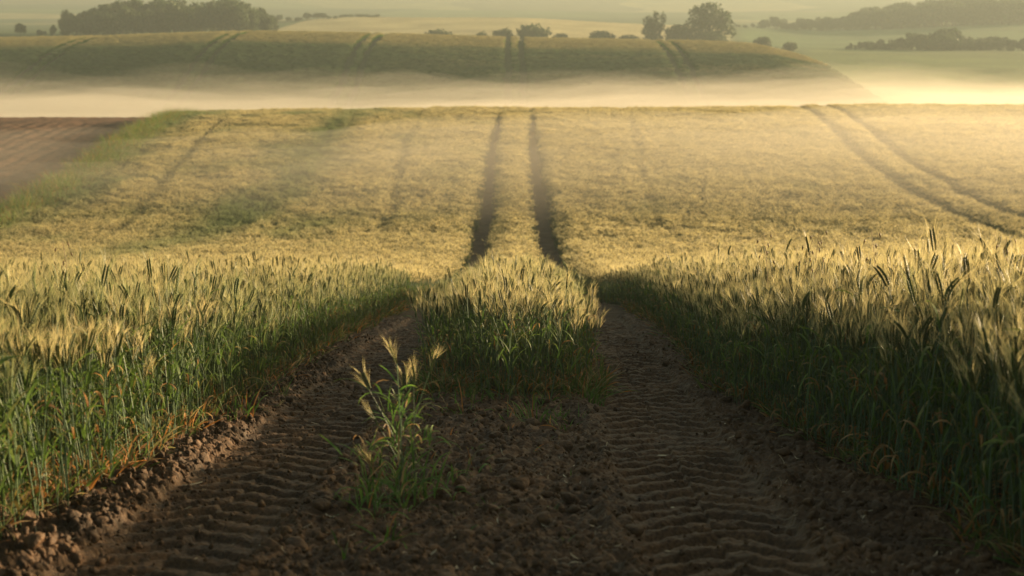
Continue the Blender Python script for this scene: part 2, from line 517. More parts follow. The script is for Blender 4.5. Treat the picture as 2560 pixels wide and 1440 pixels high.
# ------------------------------------------------------------------ haze and mist
def volume_mat(name, density, color, anis):
    m, nt, N, L = newmat(name)
    out = N.new('ShaderNodeOutputMaterial')
    v = N.new('ShaderNodeVolumePrincipled')
    v.inputs['Color'].default_value = (*color, 1)
    v.inputs['Density'].default_value = density
    v.inputs['Anisotropy'].default_value = anis
    L.new(v.outputs[0], out.inputs['Volume'])
    return m
hx, hy0, hy1, hb, ht = 2900, -60, 4400, -19, 2.6
# the tallest ground decides the top of the air
ht = float(max(6.0, ground_z(*np.meshgrid(xs, ys)).max() + 6))
bv = np.array([[x, y, z] for z in (hb - 30, ht) for y in (hy0, hy1) for x in (-hx, hx)], float)
bq = [[0, 1, 3, 2], [4, 6, 7, 5], [0, 4, 5, 1], [2, 3, 7, 6], [0, 2, 6, 4], [1, 5, 7, 3]]
link('haze', outward(mesh_from('haze', bv, [np.array(bq)], mats=[volume_mat('haze_air', HAZE_DENSITY, (0.28, 0.32, 0.325), HAZE_ANIS)])), kind='stuff', label='warm morning haze in the air over the fields')

def mist_mesh(name, xs, ys, topf, bottom):
    XX, YY = np.meshgrid(xs, ys)
    ZT = np.maximum(topf(XX, YY), bottom + 0.02)
    nx, ny = len(xs), len(ys); n = nx * ny
    V = np.concatenate([np.stack([XX, YY, ZT], -1).reshape(-1, 3), np.stack([XX, YY, 0 * XX + bottom], -1).reshape(-1, 3)])
    a = (np.arange(ny - 1)[:, None] * nx + np.arange(nx - 1)[None, :]).ravel()
    Q = [np.stack([a, a + 1, a + 1 + nx, a + nx], 1), np.stack([a + n, a + nx + n, a + 1 + nx + n, a + 1 + n], 1)]
    def side(idx, flip):
        i0, i1 = idx[:-1], idx[1:]
        q = np.stack([i0, i0 + n, i1 + n, i1], 1)
        return q[:, ::-1] if flip else q
    Q += [side(np.arange(nx), False), side(np.arange(nx) + (ny - 1) * nx, True), side(np.arange(ny) * nx, True), side(np.arange(ny) * nx + nx - 1, False)]
    return outward(mesh_from(name, V, [np.concatenate(Q)], smooth=False))

def mist_top(level, amp, seed, y0, y1, right):
    def f(X, Y):
        t = level + amp * fbm(X / 26.0, Y / 12.0, 4, seed, 0.55)
        t = t + right * ss(8, 45, X) - 0.5 * right * ss(40, 60, X)
        e = ss(y0, y0 + 12, Y) * (1 - ss(y1 - 10, y1, Y)) * (1 - ss(230, 300, np.abs(X)))
        return -13.5 + (t + 13.5) * e
    return f
MISTC = (0.80, 0.745, 0.67)
mx_ = np.concatenate([np.arange(-300, -80, 12), np.arange(-80, 80, 1.6), np.arange(80, 301, 12)])
for k, (lv, am, sd_, y0, y1, rt, dens) in enumerate([
        (-8.6, 1.2, 101, 98, 196, 0.5, MIST_DENSITY),
        (-7.5, 1.9, 105, 98, 200, 0.5, MIST_DENSITY * 0.42),
        (-6.3, 2.4, 109, 100, 206, 0.5, MIST_DENSITY * 0.30)]):
    me = mist_mesh('mist_bank', mx_, np.arange(y0, y1 + 0.1, 2.4), mist_top(lv, am, sd_, y0, y1, rt), -13.6 - 0.1 * k)
    me.materials.append(volume_mat('mist', dens, MISTC, 0.32))
    link('mist_bank', me, kind='stuff', label='pale ground mist lying in the hollow between the two wheat hills')

def mid_mist(X, Y):
    t = -4.95 + 0.5 * fbm(X / 9.0, Y / 11.0, 3, 131) + 0.8 * ss(0, 22, X) - 0.9 * ss(-2, -16, X)
    e = ss(40, 56, Y) * (1 - ss(80, 97, Y)) * (1 - ss(70, 100, np.abs(X)))
    return -8.9 + (t + 8.9) * e
me = mist_mesh('mist_veil', np.concatenate([np.arange(-100, -30, 6), np.arange(-30, 30, 0.9), np.arange(30, 101, 6)]), np.arange(40, 97.5, 1.3), mid_mist, -9.0)
me.materials.append(volume_mat('mist_thin', 0.020, MISTC, 0.4))
link('mist_veil', me, kind='stuff', label='thin veil of mist drifting over the middle wheat slope')

# ------------------------------------------------------------------ wheat plants
C_STEM = np.array([0.115, 0.17, 0.105]); C_LEAF = np.array([0.078, 0.136, 0.026]); C_EAR = np.array([0.085, 0.115, 0.035])
C_AWN = np.array([0.52, 0.44, 0.22]); C_DRY = np.array([0.26, 0.12, 0.035]); C_STRAW = np.array([0.48, 0.34, 0.18])

def ribbon(path, width, side, cols, tip=True, fold=0.0):
    """flat tapering blade along path; width array; side unit vector(s)"""
    n = len(path)
    side = np.broadcast_to(side, path.shape)
    V = np.empty((2 * n, 3)); V[0::2] = path - side * width[:, None] / 2; V[1::2] = path + side * width[:, None] / 2
    i = np.arange(n - 1) * 2
    Q = np.stack([i, i + 1, i + 3, i + 2], 1)
    return V, None, Q, np.repeat(np.broadcast_to(cols, (n, 3)), 2, 0)

def tube(path, rad, k, cols):
    n = len(path)
    a = np.arange(k) * 2 * np.pi / k
    ring = np.stack([np.cos(a), np.sin(a), 0 * a], 1)
    V = (path[:, None, :] + ring[None] * np.asarray(rad)[:, None, None]).reshape(-1, 3)
    q = []
    for i in range(n - 1):
        for j in range(k):
            q.append([i * k + j, i * k + (j + 1) % k, (i + 1) * k + (j + 1) % k, (i + 1) * k + j])
    return V, None, np.array(q), np.repeat(np.broadcast_to(cols, (n, 3)), k, 0)

def blade(rs, base, length, width, azim, rise, droop, colA, colB, seg=6, twist=0.6):
    """grass/cereal leaf leaving base, arching over"""
    t = np.linspace(0, 1, seg + 1)
    ang = rise - droop * t ** 1.5
    d = np.stack([np.cos(ang) * math.cos(azim), np.cos(ang) * math.sin(azim), np.sin(ang)], 1)
    P = np.vstack([[0, 0, 0], np.cumsum((d[:-1] + d[1:]) / 2 * (length / seg), 0)]) + base
    w = width * np.clip(np.minimum(1, (1.02 - t) * 2.2) * np.minimum(1, 0.55 + t * 3), 0.02, 1)
    tw = twist * t
    s0 = np.array([-math.sin(azim), math.cos(azim), 0])
    side = s0 * np.cos(tw)[:, None] + np.array([0, 0, 1.0]) * np.sin(tw)[:, None]
    col = colA * (1 - t[:, None] ** 2) + colB * t[:, None] ** 2
    return ribbon(P, w, side, col)

NODS = []
def make_parts(rs, h=0.62, nodmax=1.1, detail=1, dry=0.3, awn_w=0.0006, nleaf=4):
    """one wheat plant: returns dict of builders with geometry in plant space"""
    parts = {}
    NODS.append(0)
    lean = rs.normal(0, 0.05, 2) + np.array([-0.035, -0.01])
    t = np.linspace(0, 1, 5)
    P = np.stack([lean[0] * h * t ** 2, lean[1] * h * t ** 2, h * t], 1)
    g = GB(); g.add(*tube(P, 0.0029 - 0.0012 * t, 3, C_STEM * rs.uniform(.85, 1.15)), ) if False else None
    g = GB(); V, T, Q, C = tube(P, 0.0029 - 0.0012 * t, 3, C_STEM * rs.uniform(.85, 1.15)); g.add(V, T, Q, C)
    parts['stem'] = [g]
    leaves = []
    for k in range(nleaf):
        ft = [0.16, 0.36, 0.56, 0.76, 0.08, 0.25][k % 6] * rs.uniform(.85, 1.15)
        base = np.array([lean[0] * h * ft ** 2, lean[1] * h * ft ** 2, h * ft])
        isdry = (rs.random() < dry) if ft < 0.3 else (rs.random() < dry * 0.2)
        L = rs.uniform(.09, .20)
        a, b = C_LEAF * rs.uniform(.75, 1.25), (C_LEAF * np.array([1.5, 1.25, 1.0]))
        if isdry: a, b = C_DRY * rs.uniform(.6, 1.1), C_STRAW * rs.uniform(.6, 1.0)
        elif rs.random() < 0.25: b = C_STRAW * 0.8
        g = GB(); V, T, Q, C = blade(rs, base, L, rs.uniform(.006, .011), rs.uniform(0, 6.283), rs.uniform(1.0, 1.42),
                                     rs.uniform(.8, 2.5) + (1.2 if isdry else 0), a, b, 6, rs.uniform(-1.2, 1.2))
        g.add(V, T, Q, C); leaves.append(g)
    parts['leaf'] = leaves
    # ear: spikelets in two ranks on a curved axis
    el = rs.uniform(.062, .085); n = 9
    nod = rs.uniform(-0.1, 0.5) if rs.random() < 0.75 else rs.uniform(.5, 1.1)
    nod = min(nod, nodmax); NODS[-1] = nod
    naz = rs.uniform(0, 6.283) if rs.random() < .5 else rs.normal(math.pi, .6)
    d0 = np.array([lean[0] * 2, lean[1] * 2, 1.0]); d0 /= np.linalg.norm(d0)
    nv = np.array([math.cos(naz), math.sin(naz), -0.15])
    tt = np.linspace(0, 1, n + 1)
    dirs = d0[None] + nv[None] * (nod * tt)[:, None]; dirs /= np.linalg.norm(dirs, axis=1)[:, None]
    ax = np.vstack([[0, 0, 0], np.cumsum(dirs[:-1] * el / n, 0)]) + P[-1]
    fa = rs.uniform(0, math.pi); wv = np.array([math.cos(fa), math.sin(fa), 0]); uv = np.array([-math.sin(fa), math.cos(fa), 0])
    ear = GB(); aw = GB()
    ec = C_EAR * rs.uniform(.7, 1.15) * (np.array([1.35, 1.1, .9]) if rs.random() < .3 else 1)
    for i in range(n):
        for sgn in (-1, 1):
            c = ax[i] + dirs[i] * el / n * (0.5 if sgn > 0 else 0.0)
            out = wv * sgn
            size = 0.0068 * (0.6 + 0.4 * math.sin(math.pi * (i + 1) / (n + 1)) ** .5)
            D = dirs[i] * 0.92 + out * 0.38
            o1 = c + out * size * 0.35
            V = [o1 - D * size * .3, o1 + out * size * .75 + D * size * .7, o1 + uv * size * .75 + D * size * .6, o1 - out * size * .4 + D * size * .6,
                 o1 - uv * size * .75 + D * size * .6, o1 + D * size * 2.4]
            T = [[0, 2, 1], [0, 3, 2], [0, 4, 3], [0, 1, 4], [5, 1, 2], [5, 2, 3], [5, 3, 4], [5, 4, 1]]
            ear.add(V, T, None, ec * rs.uniform(.8, 1.25))
            for q in range(1 + (detail and i % 2)):
                L = rs.uniform(.055, .095) * (1 - 0.25 * i / n)
                a0 = o1 + D * size * 2.0
                D2 = dirs[min(i + 2, n)] + out * rs.uniform(.10, .50) + uv * rs.normal(0, .22); D2 /= np.linalg.norm(D2)
                sd_ = np.cross(D2, rs.normal(0, 1, 3)); sd_ /= np.linalg.norm(sd_)
                mid = a0 + D2 * L * .5 + rs.normal(0, .0015, 3); tip = a0 + D2 * L + out * L * .08
                w = awn_w
                aw.add([a0 - sd_ * w, a0 + sd_ * w, mid + sd_ * w * .7, mid - sd_ * w * .7, tip], [[3, 2, 4]], [[0, 1, 2, 3]], C_AWN * rs.uniform(.75, 1.2))
    parts['ear'] = [ear]; parts['awns'] = [aw]
    return parts

PART_MAT = {'stem': M_PLANT, 'leaf': M_LEAF, 'ear': M_PLANT, 'awns': M_AWN}

def merged(parts_list, name, mats=None):
    """list of (parts, matrix) into one mesh with material slots"""
    mats = mats or [M_PLANT, M_LEAF, M_AWN]
    order = {'stem': 0, 'leaf': 1, 'ear': 0, 'awns': 2}
    V = []; C = []; T = []; Q = []; mt = []; mq = []; n = 0
    for parts, M in parts_list:
        for k, gl in parts.items():
            for g in gl:
                v, t, q, c = g.arrays()
                if M is not None: v = v @ M[:3, :3].T + M[:3, 3]
                V.append(v); C.append(c); T.append(t + n); Q.append(q + n)
                mt.append(np.full(len(t), order[k])); mq.append(np.full(len(q), order[k])); n += len(v)
    return mesh_from(name, np.concatenate(V), [np.concatenate(T), np.concatenate(Q)], np.concatenate(C), mats, np.concatenate(mt + mq))

def mat4(x, y, rz, s=1.0, z=0.0):
    c, sn = math.cos(rz) * s, math.sin(rz) * s
    return np.array([[c, -sn, 0, x], [sn, c, 0, y], [0, 0, s, z], [0, 0, 0, 1.0]])

rs = np.random.default_rng(11)
PLANTS = [make_parts(rs, h=rs.uniform(.49, .55), dry=0.45, nleaf=4) for _ in range(12)]
EDGE_PLANTS = [make_parts(rs, h=rs.uniform(.42, .52), dry=0.6, nleaf=4) for _ in range(8)]

def temp_collection(name, meshes):
    c = bpy.data.collections.new(name)          # source shapes for the scattered stuff, not linked to the scene
    for i, me in enumerate(meshes):
        o = bpy.data.objects.new('%s_source_%03d' % (name, i), me)
        c.objects.link(o)
    return c

def scatter(name, pts, rot, scl, idx, coll, green=None, label=None, **kw):
    me = bpy.data.meshes.new(name)
    n = len(pts)
    me.vertices.add(n); me.vertices.foreach_set('co', np.asarray(pts, np.float32).ravel())
    a = me.attributes.new('rot', 'FLOAT_VECTOR', 'POINT'); a.data.foreach_set('vector', np.asarray(rot, np.float32).ravel())
    a = me.attributes.new('scl', 'FLOAT_VECTOR', 'POINT')
    scl = np.asarray(scl, np.float32)
    if scl.ndim == 1: scl = np.repeat(scl[:, None], 3, 1)
    a.data.foreach_set('vector', scl.ravel())
    a = me.attributes.new('idx', 'INT', 'POINT'); a.data.foreach_set('value', np.asarray(idx, np.int32))
    a = me.attributes.new('green', 'FLOAT', 'POINT'); a.data.foreach_set('value', np.asarray(green if green is not None else np.zeros(n), np.float32))
    me.update()
    o = link(name, me, kind='stuff', label=label, **kw)
    ng = bpy.data.node_groups.new(name + '_scatter', 'GeometryNodeTree')
    ng.interface.new_socket('Geometry', in_out='INPUT', socket_type='NodeSocketGeometry')
    ng.interface.new_socket('Geometry', in_out='OUTPUT', socket_type='NodeSocketGeometry')
    N, L = ng.nodes, ng.links
    gi = N.new('NodeGroupInput'); go = N.new('NodeGroupOutput')
    ip = N.new('GeometryNodeInstanceOnPoints')
    ci = N.new('GeometryNodeCollectionInfo'); ci.inputs['Collection'].default_value = coll
    ci.inputs['Separate Children'].default_value = True; ci.inputs['Reset Children'].default_value = True
    def attr(nm, ty):
        x = N.new('GeometryNodeInputNamedAttribute'); x.data_type = ty; x.inputs['Name'].default_value = nm
        return [s for s in x.outputs if s.enabled and s.name == 'Attribute'][0]
    L.new(gi.outputs[0], ip.inputs['Points']); L.new(ci.outputs[0], ip.inputs['Instance'])
    ip.inputs['Pick Instance'].default_value = True
    L.new(attr('idx', 'INT'), ip.inputs['Instance Index'])
    e2r = N.new('FunctionNodeEulerToRotation'); L.new(attr('rot', 'FLOAT_VECTOR'), e2r.inputs[0]); L.new(e2r.outputs[0], ip.inputs['Rotation'])
    L.new(attr('scl', 'FLOAT_VECTOR'), ip.inputs['Scale'])
    L.new(ip.outputs[0], go.inputs[0])
    md = o.modifiers.new('scatter', 'NODES'); md.node_group = ng
    return o

# ---- near crop, plant by plant
NEAR_Y1 = 21.0
def jgrid(x0, x1, y0, y1, step, rg):
    X, Y = np.meshgrid(np.arange(x0, x1, step), np.arange(y0, y1, step))
    X = X.ravel() + rg.uniform(-.5, .5, X.size) * step; Y = Y.ravel() + rg.uniform(-.5, .5, Y.size) * step
    return X, Y
rg = np.random.default_rng(3)
X, Y = jgrid(-9.5, 13, 3.6, NEAR_Y1, 0.062, rg)
half = Y * 0.372 + 0.5
ok = (X > -half) & (X < half + 2.8) & crop_mask(X, Y + np.where(np.abs(X) < .85, rg.normal(0, .16, X.size), 0))
X, Y = X[ok], Y[ok]
edge = np.minimum.reduce([np.abs(X - e_left(Y)), np.abs(X - e_right(Y)), np.where(Y > 8.8, np.minimum(np.abs(X - s_left(Y)), np.abs(X - s_right(Y))), 9),
                          np.where((X > s_left(Y) - .05) & (X < s_right(Y) + .05), np.abs(Y - 9.0), 9)])
inview = np.abs(X) < Y * 0.352
# the stalks that show largest: nearest ones right at the crop edges
score = Y + edge * 14 + np.where(inview, 0, 100)
strip = (X > -.8) & (X < .8)
score = np.where(strip, score - 3.2, score)
order = np.argsort(score)
N_IND = 285
ind = order[:N_IND]
rest = np.ones(len(X), bool); rest[ind] = False

def hvar(X, Y): return np.interp(Y, [4.5, 7, 9.5, 15], [1.32, 1.24, 1.08, 1.0]) + 0.20 * noise(X * 1.1, Y * 1.1, 17) + 0.03 * noise(X * 5, Y * 5, 18)

near_meshes = [merged([(p, None)], 'wheat_stalk') for p in PLANTS + EDGE_PLANTS]
coll_near = temp_collection('wheat_near', near_meshes)
Xr, Yr, er = X[rest], Y[rest], edge[rest]
n = len(Xr)
idx = np.where((er < 0.22) & (rg.random(n) < 0.75), rg.integers(12, 20, n), rg.integers(0, 12, n))
rot = np.stack([rg.normal(0, .07, n), rg.normal(0, .07, n) - .03, rg.uniform(0, 6.283, n)], 1)
s = hvar(Xr, Yr) * rg.normal(1.0, .07, n) * edge_height(Xr, Yr) * np.where(rg.random(n) < .05, rg.uniform(1.08, 1.2, n), 1)
scatter('wheat_crop', np.stack([Xr, Yr, gz(Xr, Yr) - 0.01], 1), rot, s, idx, coll_near, green=np.clip(rg.normal(0.0, 0.10, n) + .08 * (Xr < 0) + .16 * (Yr < 8) * (Xr < 1) + np.where(Xr > 1, .22, .50) * np.exp(-er / .42) + .25 * noise(Xr * .7, Yr * .5, 33), 0, .62), label='dense green and gold bearded wheat standing beside the wheel tracks')

# individuals
PMESH = {}
def plant_meshes(i):
    if i not in PMESH:
        src = (PLANTS + EDGE_PLANTS)[i]
        PMESH[i] = {k: [g.mesh('wheat_' + k, PART_MAT[k]) for g in gl] for k, gl in src.items()}
    return PMESH[i]
GRP = {'left': 'wheat stalks along the left crop edge', 'strip': 'wheat stalks in the strip between the tracks', 'right': 'wheat stalks along the right crop wall'}
def stalk_label(x, y, i, sc):
    size = 'short' if sc < 1.12 else ('tall' if sc > 1.27 else 'middling')
    ear = 'nodding' if NODS[i] > .5 else ('slightly bent' if NODS[i] > .2 else 'upright')
    if abs(x) < .9:
        if y < 9.5: where = 'front %s of central strip' % ('left corner' if x < -.33 else 'left half' if x < 0 else 'right half' if x < .33 else 'right corner')
        else: where = '%s flank of central strip, %s' % ('left' if x < 0 else 'right', 'near front' if y < 11 else 'farther back')
    elif x < 0:
        where = 'left crop edge ' + ('at bottom left corner' if y < 4.9 else 'above the orange leaves' if y < 5.4 else 'beside the churned soil' if y < 6.2 else 'behind the churned soil' if y < 6.9 else 'level with the foreground clump' if y < 8 else 'level with the front of the strip')
    else:
        where = 'right crop wall ' + ('at bottom right corner' if y < 4.9 else 'just above the corner' if y < 5.5 else 'beside the deep tyre prints' if y < 6.1 else 'level with the foreground clump' if y < 6.9 else 'just before the strip' if y < 8 else 'level with the front of the strip')
    return '%s wheat stalk, ear %s, %s' % (size, ear, where)
def place_plant(x, y, i, rz, s, reg=None, label=None, group=None, tilt=(0, 0), name='wheat_stalk', z=None):
    zz = float(gz(x, y)) - 0.01 if z is None else z
    lab, grp = ((stalk_label(x, y, i, s), GRP[reg]) if reg else (label, group))
    r = link(name, None, label=lab, cat='wheat stalk', group=grp, loc=(x, y, zz), rot=(tilt[0], tilt[1], rz), scl=s)
    pm = plant_meshes(i)
    link('stem', pm['stem'][0], r)
    for m_ in pm['leaf']: link('leaf', m_, r)
    e = link('ear', pm['ear'][0], r)
    link('awns', pm['awns'][0], e)
    return r
for j in ind:
    x, y = float(X[j]), float(Y[j])
    reg = 'strip' if strip[j] else ('left' if x < 0 else 'right')
    i = int(rg.integers(12, 20)) if rg.random() < .6 else int(rg.integers(0, 12))
    place_plant(x, y, i, rg.uniform(0, 6.283), float(hvar(x, y) * rg.normal(1, .06) * edge_height(x, y)), reg, tilt=(rg.normal(0, .08), rg.normal(0, .08) - .03))

# ---- the rest of this field and the mid hill: 30 cm tufts of the same plants
def tuft(rsx, npl, half_, plants, sc=1.0):
    L = []
    for _ in range(npl):
        L.append((plants[rsx.integers(0, len(plants))], mat4(rsx.uniform(-half_, half_), rsx.uniform(-half_, half_), rsx.uniform(0, 6.28), sc * rsx.normal(1, .07))))
    return L
PL2 = [make_parts(rs, h=rs.uniform(.48, .56), detail=0, dry=.2, nleaf=3, awn_w=0.0015) for _ in range(8)]
coll_tuft = temp_collection('wheat_tufts', [merged(tuft(rs, 22, .17, PL2), 'wheat_tuft') for _ in range(8)])
X, Y = jgrid(-34, 48, NEAR_Y1, 101, 0.30, rg)
half = Y * 0.37 + 1.2
ok = (X > -half) & (X < half + 3) & crop_mask(X, Y)
X, Y = X[ok], Y[ok]
n = len(X)
g = thin_mask(X, Y)
drop = rg.random(n) < (0.25 * g * (Y > 40))
gap = np.zeros(n)
# faint old gaps in the drilling on the left of the mid hill
for cy_, cx_, w_ in (([50, 70, 94], [-4.3, -5.3, -5.9], .22), ([44, 60, 94], [-12.4, -14.6, -18.5], .22), ([50, 70, 94], [5.0, 6.2, 7.6], .12)):
    gap = np.maximum(gap, np.exp(-((X - np.interp(Y, cy_, cx_) - .3 * noise(Y / 6, 0 * Y, 5)) / w_) ** 2) * ss(42, 50, Y) * (.6 + .6 * noise(Y / 5, 0 * Y + cx_[0], 8)))
# the crop is pressed down and thin where the next tramline passes
c_ = np.interp(Y, [20, 57, 66, 74, 80, 94, 200], [16.8, 16.9, 17.4, 18.3, 18.9, 20.4, 23])
for o in (-GAUGE / 2, GAUGE / 2): gap = np.maximum(gap, np.exp(-((X - c_ - o) / .36) ** 4) * (Y > 25) * 1.25)
X, Y, g, gap = X[~drop], Y[~drop], g[~drop], gap[~drop]; n = len(X)
hh = (1 - .30 * np.clip(gap, 0, 1.3)) * (1 + .10 * noise(X * 1.1, Y * 1.1, 17) + .13 * fbm(X / 1.9, Y / 2.6, 2, 19) * ss(15, 40, Y) - .10 * g) * rg.normal(1, .035, n) * edge_height(X, Y)
scl = np.stack([np.ones(n), np.ones(n), hh], 1)
rot = np.stack([rg.normal(0, .04, n), rg.normal(0, .04, n), rg.uniform(0, 6.283, n)], 1)
scatter('wheat_field', np.stack([X, Y, gz(X, Y) - .02], 1), rot, scl, rg.integers(0, 8, n), coll_tuft,
        green=np.clip(g * .75 + .10 * noise(X / 2.0, Y / 3.0, 23), 0, .85), label='golden wheat crop covering the middle slope up to its crest')

# ---- far hill crop
def stub(rsx, x, y, h):
    g1 = GB(); g2 = GB()
    w = .011
    a = rsx.uniform(0, 3.14); d = np.array([math.cos(a), math.sin(a), 0])
    p = np.array([x, y, 0.0]); l = np.array([rsx.normal(-.02, .05), rsx.normal(0, .05), 0])
    g1.add([p - d * w, p + d * w, p + l + [0, 0, h * .82] + d * w, p + l + [0, 0, h * .82] - d * w], None, [[0, 1, 2, 3]], C_LEAF * 1.7)
    q = p + l + [0, 0, h * .78]
    e = np.cross(d, [0, 0, 1])
    V = [q, q + d * .02 + [0, 0, .06], q + e * .02 + [0, 0, .06], q - d * .02 + [0, 0, .06], q - e * .02 + [0, 0, .06], q + l + [0, 0, .2]]
    g2.add(V, [[0, 2, 1], [0, 3, 2], [0, 4, 3], [0, 1, 4], [5, 1, 2], [5, 2, 3], [5, 3, 4], [5, 4, 1]], None, C_AWN * .8 + C_EAR * .25)
    return {'leaf': [g1], 'awns': [g2]}
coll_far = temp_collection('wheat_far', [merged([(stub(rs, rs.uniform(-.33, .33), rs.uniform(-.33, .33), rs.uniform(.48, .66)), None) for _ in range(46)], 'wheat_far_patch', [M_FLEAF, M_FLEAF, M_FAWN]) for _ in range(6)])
X, Y = jgrid(-95, 60, 160, 229, .52, rg)
def far_edge(Y): return np.interp(Y, [150, 180, 190, 200, 212, 231], [47, 46.5, 45, 43.5, 42, 40])
ok = (np.abs(X) < Y * .37 + 14) & (X < far_edge(Y))
tl = np.zeros(len(X), bool)
for c0 in (0.3, -20.2, -40.2, -61.5, 22.3):
    for o in (-.95, .95):
        tl |= np.abs(X - c0 - o - .4 * noise(Y / 25, 0 * Y + c0, 4)) < .68
ok &= ~tl
X, Y = X[ok], Y[ok]; n = len(X)
ripe_lit = ss(197, 203, Y + 3.0 * noise(X / 14, Y / 5, 71)) + .55 * np.clip(fbm(X / 22, Y / 3.6, 3, 72) * 3 + .1, 0, 1) * ss(-30, 12, X) * ss(183, 188, Y)  # golden crest and streaks: riper crop, with sun and shade also put into the colour
g = np.clip(.88 - .85 * ripe_lit, 0.0, .9)
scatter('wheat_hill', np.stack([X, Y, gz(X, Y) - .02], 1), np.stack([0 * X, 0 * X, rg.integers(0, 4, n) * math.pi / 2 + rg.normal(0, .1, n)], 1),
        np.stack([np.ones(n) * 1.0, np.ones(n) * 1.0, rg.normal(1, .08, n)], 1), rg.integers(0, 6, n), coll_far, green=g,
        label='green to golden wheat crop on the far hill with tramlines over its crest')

# ------------------------------------------------------------------ grasses and weeds
def grass_tuft(rsx, nb, rad, hmin, hmax, col, dryf=.1, wid=.006, spread=.35):
    L = GB()
    for _ in range(nb):
        a = rsx.uniform(0, 6.283); r = rad * math.sqrt(rsx.random())
        isd = rsx.random() < dryf
        c = (C_DRY if isd else np.array(col)) * rsx.uniform(.7, 1.3)
        c2 = C_STRAW * .8 if rsx.random() < .2 else c * np.array([1.35, 1.15, .9])
        V, T, Q, C = blade(rsx, np.array([r * math.cos(a), r * math.sin(a), -.01]), rsx.uniform(hmin, hmax), rsx.uniform(.6, 1.3) * wid,
                           a + rsx.normal(0, .8), rsx.uniform(1.45 - spread, 1.5), rsx.uniform(.3, 1.7), c, c2, 5, rsx.uniform(-1.5, 1.5))
        L.add(V, T, Q, C)
    return L
GREEN = (0.06, 0.125, 0.022)
# field margin on the mid hill
mg = [grass_tuft(rs, 70, .32, .45, 1.05, (.10, .17, .04), .12, .012).mesh('margin_grass_tuft', M_LEAF) for _ in range(5)]
coll_mg = temp_collection('margin_grass', mg)
X, Y = jgrid(-26, -15, 36, 99, .42, rg)
dd = X - bound_left(Y)
ok = (dd > -1.0 + .5 * noise(Y / 2.0, 0 * Y, 6)) & (dd < .9 + .8 * noise(Y / 3.0, 0 * Y, 7))
X, Y = X[ok], Y[ok]; n = len(X)
scatter('margin_grass', np.stack([X, Y, gz(X, Y) - .02], 1), np.stack([rg.normal(0, .08, n), rg.normal(0, .08, n), rg.uniform(0, 6.28, n)], 1),
        (1 + .35 * noise(X * .9, Y * .9, 8)) * rg.normal(1.0, .12, n), rg.integers(0, 5, n), coll_mg, label='rough green grass margin between the wheat and the bare soil field')

# low dry and green leaves along the foot of the crop
ft_m = [grass_tuft(rs, 16, .05, .06, .19, (.065, .11, .026), d_, .008, .9).mesh('crop_foot_tuft', M_LEAF) for d_ in (.05, .15, .45, .6, .1, .35)]
coll_ft = temp_collection('crop_foot', ft_m)
P = []
for fn, n_, lo, hi, w in ((e_left, 270, 4.0, 20, 1), (s_left, 170, 9, 20, -1), (s_right, 170, 9, 20, 1), (e_right, 230, 4.0, 20, -1)):
    yy = lo + (hi - lo) * rg.random(n_) ** 1.25
    P.append(np.stack([fn(yy) + w * (rg.normal(-.05 if w * fn(9) < 0 and n_ > 350 else -.10, .06, n_)), yy], 1))
xx = rg.uniform(-.6, .62, 200); P.append(np.stack([xx, 8.95 + rg.normal(0, .12, 200)], 1))
P = np.concatenate(P); n = len(P)
isleft = P[:, 0] < -1
idx = np.where(isleft, rg.choice([0, 1, 4, 3, 2, 5, 0], n), rg.choice([0, 1, 4, 4, 1, 5], n))
scatter('crop_foot_leaves', np.stack([P[:, 0], P[:, 1], gz(P[:, 0], P[:, 1]) + .005], 1), np.stack([rg.normal(0, .2, n), rg.normal(0, .2, n), rg.uniform(0, 6.28, n)], 1),
        rg.uniform(.7, 1.5, n), idx, coll_ft, label='low green and rusty dry leaves along the foot of the wheat')

def surf(x, y): return float(soil_z(np.array([x]), np.array([y]))[0])

# foreground volunteer clump: many stalks, leaves and seven ears in one plant
def px2w(px, py):
    """ground point seen at image pixel"""
    lo, hi = 3.0, 60.0
    t = float(ang_of_y(py))
    Yv = np.linspace(3, 30, 2000)
    zv = gz(0 * Yv, Yv)
    k = np.argmax(zv < Yv * t) if False else np.argmin(np.abs(zv - Yv * t))
    Yw = Yv[k]; D = Yw * math.cos(PITCH) - zv[k] * math.sin(PITCH)
    return (px - 1280) / FPX * D, float(Yw), FPX / D

